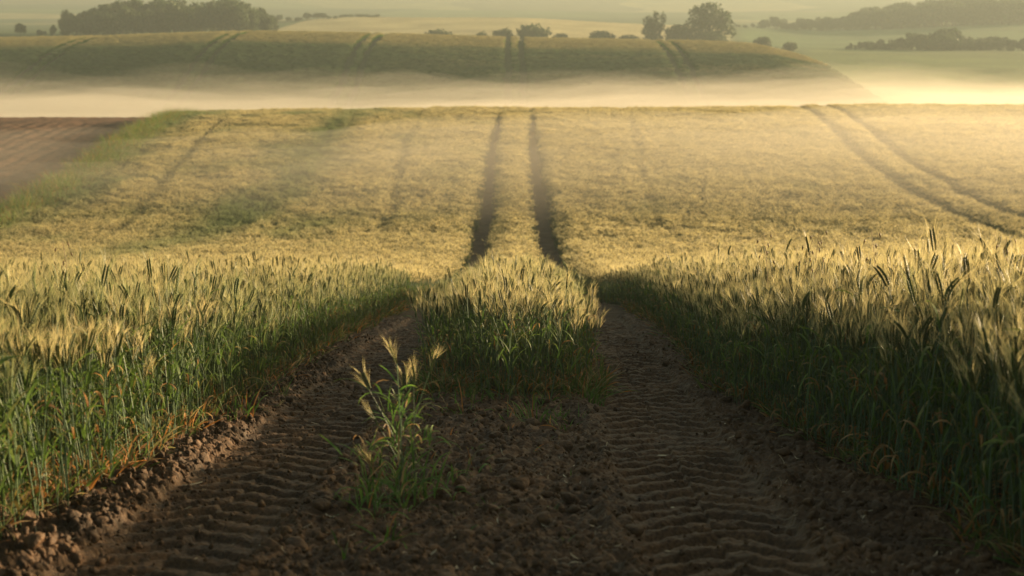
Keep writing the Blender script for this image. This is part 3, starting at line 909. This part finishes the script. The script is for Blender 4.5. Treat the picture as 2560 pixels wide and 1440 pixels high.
cx0, cy0, cs = px2w(1005, 1265)
clump = link('wheat_clump', None, label='foreground clump of self-sown wheat with several fanned ears on bare soil', cat='wheat clump', loc=(cx0, cy0, surf(cx0, cy0) - .01))
EARS = [(925, 930, .20), (1000, 850, .18), (1080, 870, -.1), (1040, 905, .05), (945, 1015, .1), (1010, 935, .0), (880 + 60, 1140, .1)]
ri = np.random.default_rng(5)
for k, (ex, ey, tl_) in enumerate(EARS):
    bx = ri.uniform(-.05, .07); by = ri.uniform(-.06, .06)
    tx = (ex - 1005) / cs; tz = (1290 - ey) / cs * 1.0
    prt = make_parts(ri, h=1.0, nodmax=.25, dry=.2, nleaf=4, awn_w=.0009)
    # stem to ear height: rebuild with real size
    hgt = max(.15, tz - .12)
    t = np.linspace(0, 1, 7)
    Pth = np.stack([bx + (tx - bx) * t ** 1.4, by + 0 * t, hgt * t], 1)
    gs = GB(); V, T, Q, C = tube(Pth, .0023 - .0006 * t, 4, C_STEM * 1.05); gs.add(V, T, Q, C)
    st = link('stalk', gs.mesh('stalk', M_PLANT), clump)
    top_old = None
    for nm in ('ear', 'awns'):
        g0 = prt[nm][0]; V, T, Q, C = g0.arrays()
        if top_old is None: top_old = V[:6].mean(0)
        V = (V - top_old) * 1.0
        a_ = -(tx - bx) / max(hgt, .2) * .7 + tl_ * .3
        R = np.array([[math.cos(a_), 0, math.sin(-a_)], [0, 1, 0], [math.sin(a_), 0, math.cos(a_)]])
        V = V @ R.T + Pth[-1]
        gg = GB(); gg.add(V, T, Q, C)
        if nm == 'ear': eo = link('ear', gg.mesh('ear', M_PLANT), clump)
        else: link('awns', gg.mesh('awns', M_AWN), eo)
BASES = [(0, 0, .46, 95), (.09, -.04, .28, 56), (-.12, -.10, .22, 56), (.02, -.26, .16, 40), (-.04, .08, .40, 26), (.20, .02, .10, 16), (-.06, -.42, .10, 18)]
for bx_, by_, hh_, nb_ in BASES:
    zb_ = surf(cx0 + bx_, cy0 + by_) - clump.location.z
    for k in range(nb_):
        a = ri.uniform(0, 6.283); r_0 = abs(ri.normal(0, .035))
        hz = ri.random() ** 1.5 * hh_
        u = ri.random()
        ca = np.array(GREEN) * ri.uniform(.7, 1.4); cb = np.array((.11, .17, .03)) * ri.uniform(.8, 1.6)
        if u < .12: ca, cb = C_STRAW * .5, C_DRY * .9
        elif u < .22: cb = C_STRAW * .9
        g1 = GB(); V, T, Q, C = blade(ri, np.array([bx_ + r_0 * math.cos(a), by_ + r_0 * math.sin(a), zb_ + hz]), ri.uniform(.06, .19), ri.uniform(.004, .010), a + ri.normal(0, .8),
                                     ri.uniform(.5, 1.5), ri.uniform(.2, 2.6), ca, cb, 6, ri.uniform(-1.6, 1.6))
        g1.add(V, T, Q, C); link('leaf', g1.mesh('leaf', M_LEAF), clump)

def weed(px, py, nb, hmin, hmax, label, rad=.05, name='grass_tuft', cat='grass tuft', group=None, col=GREEN, dry=.12, spread=.8, w=.007):
    x, y, s_ = px2w(px, py)
    r = link(name, None, label=label, cat=cat, group=group, loc=(x, y, surf(x, y) - .005))
    for k in range(nb):
        g1 = grass_tuft(ri, 1, rad, hmin, hmax, col, dry, w, spread)
        link('blade', g1.mesh('blade', M_LEAF), r)
    return r
weed(915, 1290, 14, .10, .24, 'small green grass tuft on the soil just left of the foreground wheat clump', .05)
weed(1330, 1070, 34, .08, .20, 'bright green grass tuft on bare soil in front of the central wheat strip', .09)
weed(1410, 1085, 12, .08, .16, 'little grass tuft lying right of the bright tuft before the central strip', .05)
weed(1160, 1050, 26, .08, .24, 'straggly grass tuft at the left front corner of the central strip', .09)
weed(1470, 1010, 30, .08, .20, 'fine grass tuft at the right front corner of the central strip', .10)
weed(960, 1370, 12, .06, .17, 'low weedy tuft on dark soil below the foreground wheat clump', .05)
weed(1180, 1190, 8, .06, .15, 'tiny grass seedling on soil right of the foreground wheat clump', .03)
weed(870, 1270, 8, .07, .17, 'thin upright seedling at the far left of the foreground clump', .02)
weed(880, 1420, 7, .08, .17, 'low arching leaf tuft near the bottom edge of the picture', .03)
weed(690, 1000, 22, .10, .22, 'trailing green tuft spilling from the left crop edge onto the track', .08)
weed(600, 1060, 26, .10, .25, 'leafy tuft under the left crop edge beside the churned soil', .10)
weed(1960, 1030, 20, .08, .2, 'shaded grass tuft at the foot of the right crop wall', .08)
ORDN = ['first', 'second', 'third', 'fourth', 'fifth', 'sixth', 'seventh', 'eighth', 'ninth', 'tenth', 'eleventh', 'twelfth', 'thirteenth', 'fourteenth', 'fifteenth', 'sixteenth']
for k in range(16):
    px = 990 + 34 * k + ri.uniform(-12, 12); py = 1010 + 60 * ri.random() ** 2
    weed(px, py, int(ri.integers(6, 18)), .05, .19, '%s from left of the ragged grass tufts fringing the central strip front' % ORDN[k], .05, group='grass tufts fringing the strip')
for k in range(44):
    px = ri.uniform(830, 1480); py = ri.uniform(1030, 1400)
    weed(px, py, int(ri.integers(2, 5)), .025, .08, 'tiny seedling %s, %s' % ('left of the clump' if px < 900 else 'beside the clump' if px < 1120 else 'midway between the tracks' if px < 1320 else 'close to the right track', 'near the bottom of the picture' if py > 1290 else 'level with the clump' if py > 1150 else 'not far from the strip'), .012, 'seedling', 'seedling', 'seedlings between the tracks', w=.006, dry=.15)

# lone stalks
x, y, s_ = px2w(1300, 1040)
place_plant(x, y, 3, 2.1, .60, label='single short wheat stalk alone on the soil before the central strip', tilt=(0, -.10))
x, y, s_ = px2w(600, 1010)
place_plant(x, y, 14, .4, .85, label='wheat stalk leaning far out over the left wheel track from the crop edge', tilt=(.15, 1.05))
x, y, s_ = px2w(560, 1040)
place_plant(x, y, 15, .2, .62, label='fallen wheat stalk with its ear resting on the soil below the left crop edge', tilt=(.3, 1.25))

# wild oats standing above the right hand crop
def wild_oat(px, py, D, lean, label):
    Yw = D * math.cos(PITCH)
    ztop = Yw * float(ang_of_y(py)); Xw = (px - 1280) / FPX * D
    zb = float(gz(Xw, Yw)); h = ztop - zb
    r = link('wild_oat', None, label=label, cat='wild oat', group=None, loc=(Xw, Yw, zb))
    t = np.linspace(0, 1, 9)
    P_ = np.stack([lean * h * t ** 3, 0 * t, h * t - abs(lean) * .1 * t ** 4], 1)
    g1 = GB(); V, T, Q, C = tube(P_, .0028 - .0014 * t, 3, C_STRAW * .4); g1.add(V, T, Q, C); link('stem', g1.mesh('stem', M_PLANT), r)
    for k in range(6):
        t0 = .80 + .035 * k
        b0 = np.array([np.interp(t0, t, P_[:, 0]), 0, np.interp(t0, t, P_[:, 2])])
        dr = np.array([math.cos(k * 2.4) * .5 + lean, math.sin(k * 2.4) * .5, .25]); dr /= np.linalg.norm(dr)
        L_ = .05; c = b0 + dr * L_
        g1 = GB(); V, T, Q, C = tube(np.stack([b0, b0 + dr * L_ * .6, c]), [.0014, .0012, .0012], 3, C_STRAW * .35); g1.add(V, T, Q, C)
        dd_ = np.array([.3 * dr[0], .3 * dr[1], -1]); dd_ /= np.linalg.norm(dd_)
        e1 = np.cross(dd_, [0, 1, 0]); e1 /= np.linalg.norm(e1); e2 = np.cross(dd_, e1)
        V = [c, c + dd_ * .014 + e1 * .006, c + dd_ * .014 + e2 * .006, c + dd_ * .014 - e1 * .006, c + dd_ * .014 - e2 * .006, c + dd_ * .038]
        g1.add(V, [[0, 2, 1], [0, 3, 2], [0, 4, 3], [0, 1, 4], [5, 1, 2], [5, 2, 3], [5, 3, 4], [5, 4, 1]], None, C_STRAW * .45)
        link('spikelet', g1.mesh('spikelet', M_PLANT), r)
wild_oat(2200, 575, 8.3, -.06, 'wild oat with drooping dark spikelets standing tallest above the right crop')
wild_oat(2030, 570, 9.3, .03, 'slim wild oat stalk upright above the right crop, left of the tallest oat')
wild_oat(1925, 580, 9.6, -.05, 'thin wild oat bending left above the middle of the right crop')
wild_oat(1990, 595, 9.0, .09, 'wild oat curving right between two other oats above the right crop')
wild_oat(2490, 590, 8.0, .04, 'wild oat near the right edge of the picture above the crop')
wild_oat(180, 600, 8.6, -.04, 'wild oat above the left crop near the left edge of the picture')

# tall weeds on the crest at the corner of the field
def tall_weed(x, y, h, label):
    r = link('tall_grass', None, label=label, cat='tall grass', loc=(x, y, float(gz(x, y))))
    for k in range(34):
        g1 = grass_tuft(ri, 1, .8, h * .5, h, (.09, .16, .04), .05, .02, .3); link('blade', g1.mesh('blade', M_LEAF), r)
tall_weed(-20.0, 92.5, 1.15, 'tall green grasses poking over the crest at the corner of the field')
tall_weed(-19.1, 93.0, .9, 'lower green grasses on the crest just right of the tall grasses')

# ------------------------------------------------------------------ clods and straw on the soil
def ico(sub=2):
    import bmesh
    bm = bmesh.new(); bmesh.ops.create_icosphere(bm, subdivisions=sub, radius=1)
    V = np.array([v.co[:] for v in bm.verts]); F = np.array([[v.index for v in f.verts] for f in bm.faces]); bm.free()
    return V, F
IV, IF = ico(2)
def clod_mesh(seed):
    r = 1 + .45 * noise(IV[:, 0] * 1.3 + seed * 5, IV[:, 1] * 1.3 + IV[:, 2] * 1.1, seed) + .25 * noise(IV[:, 0] * 3.1 + 7, IV[:, 2] * 3.1 + IV[:, 1] * 2.3 + seed, seed + 1) + .14 * noise(IV[:, 1] * 7, IV[:, 2] * 7 + IV[:, 0] * 6, seed + 2)
    P_ = IV * r[:, None]
    rq = np.random.default_rng(seed + 400)
    for _ in range(11):
        nn = rq.normal(0, 1, 3); nn /= np.linalg.norm(nn)
        P_ = P_ - np.maximum(0, P_ @ nn - rq.uniform(.5, .85))[:, None] * nn
    return mesh_from('soil_clod', P_ * np.array([1.15, .9, .7]), [IF], mats=[M_SOIL], smooth=False)
clods = [clod_mesh(k) for k in range(8)]
coll_cl = temp_collection('clods', clods)
def clod_spots(n_):
    yy = 4.0 + 9.5 * rg.random(n_) ** 1.5
    xx = rg.uniform(-1, 1, n_) * (yy * .36 + .3)
    xx = np.clip(xx, e_left(yy) - .25, e_right(yy) + .25) + rg.normal(0, .05, n_)
    l, r = lanes(yy)
    d_ = np.minimum(np.abs(xx - l), np.abs(xx - r))
    keep = (d_ > .3) | (rg.random(n_) < .10)
    return xx[keep], yy[keep]
xx, yy = clod_spots(24000); n = len(xx)
sz = rg.lognormal(math.log(.008), .5, n).clip(.003, .026)
zz = soil_z(xx, yy) + sz * .15
scatter('soil_crumbs', np.stack([xx, yy, zz], 1), rg.uniform(0, 6.28, (n, 3)), sz, rg.integers(0, 8, n), coll_cl, label='small crumbs and lumps of dark soil scattered over the headland')
yb = 4.0 + 7 * rg.random(2300) ** 1.3; xb = e_left(yb) + .10 + .22 * np.abs(rg.normal(0, 1, 2300)) - .06
sb = rg.lognormal(math.log(.011), .55, 2300).clip(.004, .034)
scatter('churned_soil', np.stack([xb, yb, soil_z(xb, yb) - sb * .15], 1), rg.uniform(0, 6.28, (2300, 3)), sb, rg.integers(0, 8, 2300), coll_cl, label='torn lumps of brown soil churned up along the left crop edge')
xx, yy = clod_spots(520); k_ = 0
for x, y in sorted(zip(xx, yy), key=lambda q: q[1]):
    if abs(x) > y * .36 or x < e_left(y) - .05 or x > e_right(y) + .1: continue
    s_ = float(rg.uniform(.022, .046)); zone = 'left' if x < -.55 else ('right' if x > .5 else 'middle')
    near = 'at the bottom of the picture' if y < 4.9 else ('nearer than the foreground clump' if y < 5.6 else ('level with the foreground clump' if y < 6.6 else ('just in front of the strip' if y < 8.9 else 'far up the track')))
    lab = '%s soil clod %s, %s' % ('big' if s_ > .037 else ('small' if s_ < .028 else 'medium'), {'left': 'by left track', 'middle': 'on %s of bare middle' % ('left' if x < -.3 else 'right' if x > .15 else 'central'), 'right': 'by right track'}[zone], near)
    link('soil_clod', clods[int(rg.integers(0, 8))], label=lab, cat='soil clod', group={'left': 'clods by the left track', 'middle': 'clods between the tracks', 'right': 'clods by the right track'}[zone],
         loc=(x, y, surf(x, y) + s_ * .22), rot=(rg.uniform(-.5, .5), rg.uniform(-.5, .5), rg.uniform(0, 6.28)), scl=(s_, s_, s_))
    k_ += 1
    if k_ >= 230: break

def straw_mesh(L_, w, bend):
    t = np.linspace(-.5, .5, 6)
    P_ = np.stack([t * L_, bend * (t * t) * 4 * L_, .004 + 0 * t], 1)
    g1 = GB(); V, T, Q, C = ribbon(P_, w * (1 - np.abs(t) * .8), np.array([0, 1, .3]), C_STRAW); g1.add(V, T, Q, C)
    return g1.mesh('straw', M_STRAW)
straws = [straw_mesh(L_, w, b) for L_, w, b in ((.07, .008, .1), (.05, .005, -.1), (.10, .004, .2), (.035, .009, 0), (.06, .006, .25))]
STR = [(478, 1208, 0, 1.4, .3, 'pale split straw lying bright on the churned soil left of the wheel track'),
       (375, 1205, 1, 1.3, 1.5, 'thin straw sticking upright out of the soil by the left crop edge'),
       (1655, 1150, 3, 1.2, -.4, 'pale straw fragment lying in the right wheel track'),
       (1960, 1170, 2, 1.0, 1.7, 'curled dry straw standing on shaded soil by the right crop wall'),
       (1515, 1140, 1, 1.2, 1.5, 'short upright straw at the left edge of the right wheel track'),
       (2140, 1195, 2, 1.3, -.5, 'long bent straw lying in front of the right crop wall')]
for px, py, mi, s_, rz, lb in STR:
    x, y, q = px2w(px, py)
    link('straw', straws[mi], label=lb, cat='straw', loc=(x, y, surf(x, y) + .012), rot=(0, -.8 if 'upright' in lb or 'standing' in lb else -.1, rz), scl=s_)
xx, yy = clod_spots(1300); n = len(xx)
coll_st = temp_collection('straw_bits', straws)
scatter('straw_litter', np.stack([xx, yy, soil_z(xx, yy) + .006], 1), np.stack([rg.normal(0, .35, n), rg.normal(0, .35, n), rg.uniform(0, 6.28, n)], 1), rg.uniform(.25, .8, n), rg.integers(0, 5, n), coll_st, label='bits of dry straw and root scattered over the soil')

# ------------------------------------------------------------------ trees
def crown_mesh(rsx, blobs, nleaf, leaf, col=(.045, .07, .022), name='crown'):
    """leaf clumps spread through a union of ellipsoids"""
    vol = np.array([b[3] * b[4] * b[5] for b in blobs]); pr = vol / vol.sum()
    k = rsx.choice(len(blobs), nleaf, p=pr)
    B = np.array(blobs)[k]
    d = rsx.normal(0, 1, (nleaf, 3)); d /= np.linalg.norm(d, axis=1)[:, None]
    r = rsx.random(nleaf) ** .38
    lump = 1 + .28 * noise(d[:, 0] * 2.6 + k * 3.1, d[:, 1] * 2.6 + d[:, 2] * 2.2, 5)
    c = B[:, :3] + d * (r * lump)[:, None] * B[:, 3:6]
    a = rsx.normal(0, 1, (nleaf, 3)); a /= np.linalg.norm(a, axis=1)[:, None]
    b = np.cross(a, rsx.normal(0, 1, (nleaf, 3))); b /= np.linalg.norm(b, axis=1)[:, None]
    sz = leaf * rsx.uniform(.5, 1.3, nleaf)[:, None]
    V = np.stack([c - a * sz - b * sz * .2, c + b * sz * .6, c + a * sz, c - b * sz * .6 + a * sz * .1], 1).reshape(-1, 3)
    Q = np.arange(nleaf * 4).reshape(-1, 4)
    cc = np.repeat(np.array(col)[None] * rsx.uniform(.65, 1.4, (nleaf, 1)), 4, 0)
    return mesh_from(name, V, [Q], cc, [M_TREE])

def trunk_mesh(rsx, h, r0, nl=5):
    g1 = GB(); t = np.linspace(0, 1, 5)
    P_ = np.stack([.04 * h * np.sin(t * 3), .03 * h * np.cos(t * 2.3), h * t], 1)
    V, T, Q, C = tube(P_, r0 * (1 - .75 * t), 6, (1, 1, 1)); g1.add(V, T, Q, C)
    for i in range(nl):
        b0 = P_[2] * .6 + P_[3] * .4 if i % 2 else P_[3]
        a = rsx.uniform(0, 6.28); e = b0 + np.array([math.cos(a), math.sin(a), .9]) * h * rsx.uniform(.25, .4)
        V, T, Q, C = tube(np.stack([b0, (b0 + e) / 2 + [0, 0, .02 * h], e]), [r0 * .4, r0 * .25, r0 * .08], 4, (1, 1, 1)); g1.add(V, T, Q, C)
    return g1.mesh('trunk', M_BARK)

rt = np.random.default_rng(21)
def blobs_for(kind):
    if kind == 'round': base = [(0, 0, .62, .38, .38, .34)]; k, rr = 9, (.14, .24)
    elif kind == 'low': base = [(0, 0, .42, .50, .45, .36)]; k, rr = 8, (.14, .26)
    else: base = [(0, 0, .60, .30, .30, .38)]; k, rr = 8, (.12, .2)
    for _ in range(k):
        a = rt.uniform(0, 6.28); z = rt.uniform(.30, .86) * (1 if kind != 'low' else .75)
        rad = base[0][3] * rt.uniform(.5, 1.0) * math.sqrt(max(.15, 1 - ((z - base[0][2]) / (base[0][5] + .1)) ** 2))
        s_ = rt.uniform(*rr); base.append((rad * math.cos(a), rad * math.sin(a), z, s_, s_, s_ * .85))
    return base
VAR = []
for kind in ('round', 'round', 'tall', 'low', 'round', 'low', 'tall'):
    VAR.append((kind, crown_mesh(rt, blobs_for(kind), 2600, .045), trunk_mesh(rt, .62, .030)))

def tree(px, ytop, D, label, group=None, var=None, wide=1.0, name='tree', cat='tree', ybase=None, sink=0.0):
    Yw = D * math.cos(PITCH * .1)
    Xw = (px - 1280) / FPX * Yw
    zb = float(gz(Xw, Yw)) - .2
    h = Yw * float(ang_of_y(ytop)) - zb
    h = max(h, 1.2)
    if name == 'bush': zb -= .2 * h; h *= 1.45; wide /= 1.15
    kind, cm, tm = VAR[int(rt.integers(0, len(VAR))) if var is None else var]
    r = link(name, None, label=label, cat=cat, group=group, loc=(Xw, Yw, zb), rot=(0, 0, rt.uniform(0, 6.28)), scl=(h * wide, h * wide, h))
    link('trunk', tm, r); link('crown', cm, r)
    return r, h

# solitary trees and bushes along the far crest
big = [(0, 0, .68, .36, .34, .26), (-.12, 0, .80, .2, .2, .17), (.2, 0, .62, .24, .24, .2), (.30, 0, .44, .18, .2, .16), (-.2, 0, .5, .2, .2, .18), (.05, 0, .9, .16, .16, .1), (.36, 0, .3, .12, .14, .14), (0, 0, .4, .3, .3, .18)]
loose = [(0, 0, .45, .27, .25, .26), (-.16, 0, .66, .16, .15, .17), (.06, 0, .78, .12, .12, .16), (.28, 0, .74, .10, .1, .18), (-.24, 0, .4, .14, .14, .12), (.2, 0, .5, .16, .16, .12), (0, 0, .2, .3, .2, .16)]
VAR.append(('big', crown_mesh(rt, big, 2300, .034), trunk_mesh(rt, .7, .03)))
VAR.append(('loose', crown_mesh(rt, loose, 2300, .034), trunk_mesh(rt, .8, .018, 8)))
r_, h_ = tree(1762, 5, 332, 'tallest broad dark tree on the far crest, right of the looser tree', var=7, wide=1.35); r_.rotation_euler.z = 0
r_, h_ = tree(1628, 22, 330, 'loose open tree with a thin fork on the far crest', var=8, wide=.95); r_.rotation_euler.z = 0
tree(1697, 44, 330, 'dense bushy tree joined to the left side of the tallest tree', var=3, wide=1.0)
for px, yt, wd, lb in ((1100, 70, 1.6, 'low dark bush on the far crest, left of the other bushes'), (1206, 76, .9, 'tiny bush on the far crest beside the round bushes'),
                       (1262, 67, 1.1, 'medium dark bush left of the largest round bush'), (1332, 55, 1.25, 'largest round dark bush on the far crest above the wheel tracks'),
                       (1402, 80, 1.2, 'small low bush right of the largest round bush'), (1497, 73, 1.5, 'wide pointed bush between the round bush and the loose tree'), (1570, 84, 1.6, 'flat low bush just left of the loose tree'),
                       (1900, 88, 1.2, 'low bush at the right end of the far crest'), (1965, 102, 1.4, 'small bush half hidden behind the right end of the crest')):
    tree(px, yt, 318, lb, var=3 if wd > 1.1 else 5, wide=wd * .8, name='bush', cat='bush')

tree(1765, 72, 331, 'low spreading bush hiding the trunk of the tallest tree', var=3, wide=1.9, name='bush', cat='bush')
# the wood on the left
ORD = ['first', 'second', 'third', 'fourth', 'fifth', 'sixth', 'seventh', 'eighth', 'ninth', 'tenth', 'eleventh', 'twelfth']
def wood(profile, D0, D1, rows, step, label, group, wide=.9, cap=999):
    xs_ = [p[0] for p in profile]; ysv = [p[1] for p in profile]
    for rI in range(rows):
        D = D0 + (D1 - D0) * rI / max(1, rows - 1)
        px = xs_[0] + rt.uniform(0, step); cnt = 0
        while px < xs_[-1]:
            yt = float(np.interp(px, xs_, ysv)) + rt.uniform(-2, 5) + (rows - 1 - rI) * 7
            cnt += 1
            ordn = ORD[cnt - 1] if cnt <= len(ORD) else '%dth' % cnt
            rown = '' if rows == 1 else ', %s row' % ('front' if rI == 0 else 'back' if rI == rows - 1 else 'middle')
            tree(px, yt, D + rt.uniform(-4, 4), '%s, %s from left%s' % (label, ordn, rown), group, wide=wide * rt.uniform(.85, 1.3))
            px += step * rt.uniform(.7, 1.3)
tree(70, 57, 322, 'small lone round tree at the left end of the dark wood', var=0, wide=1.0)
wood([(100, 76), (150, 60), (188, 20), (225, 26), (262, 10), (310, -1), (400, -6), (540, -8), (615, -6), (650, 14), (690, 34)], 322, 352, 3, 30,
     'dark tree in the left wood', 'trees of the wood on the left')
wood([(690, 38), (750, 38), (790, 28), (835, 34), (850, 42)], 470, 480, 1, 20, 'small tree in the hedge trailing from the dark wood', 'hedge trees right of the wood', 1.3)
wood([(855, 40), (950, 38)], 480, 482, 1, 14, 'low shrub in the thin hedge above the golden field', 'shrubs above the golden field', 2.0)
wood([(1830, 66), (1875, 58), (1930, 34), (1960, 50), (2000, 42), (2100, 38), (2150, 18), (2180, 6), (2260, 4), (2310, -6), (2430, -14), (2640, -18)], 488, 520, 3, 22,
     'hazy tree in the right hill wood', 'trees of the wood on the right', 1.1)
wood([(2105, 108), (2150, 96), (2200, 97), (2240, 88), (2300, 76), (2345, 64), (2380, 74), (2410, 90), (2450, 80), (2485, 84), (2520, 98), (2570, 88)], 334, 342, 3, 24,
     'tree in the right hand hedgerow', 'hedgerow trees at right', 1.1)
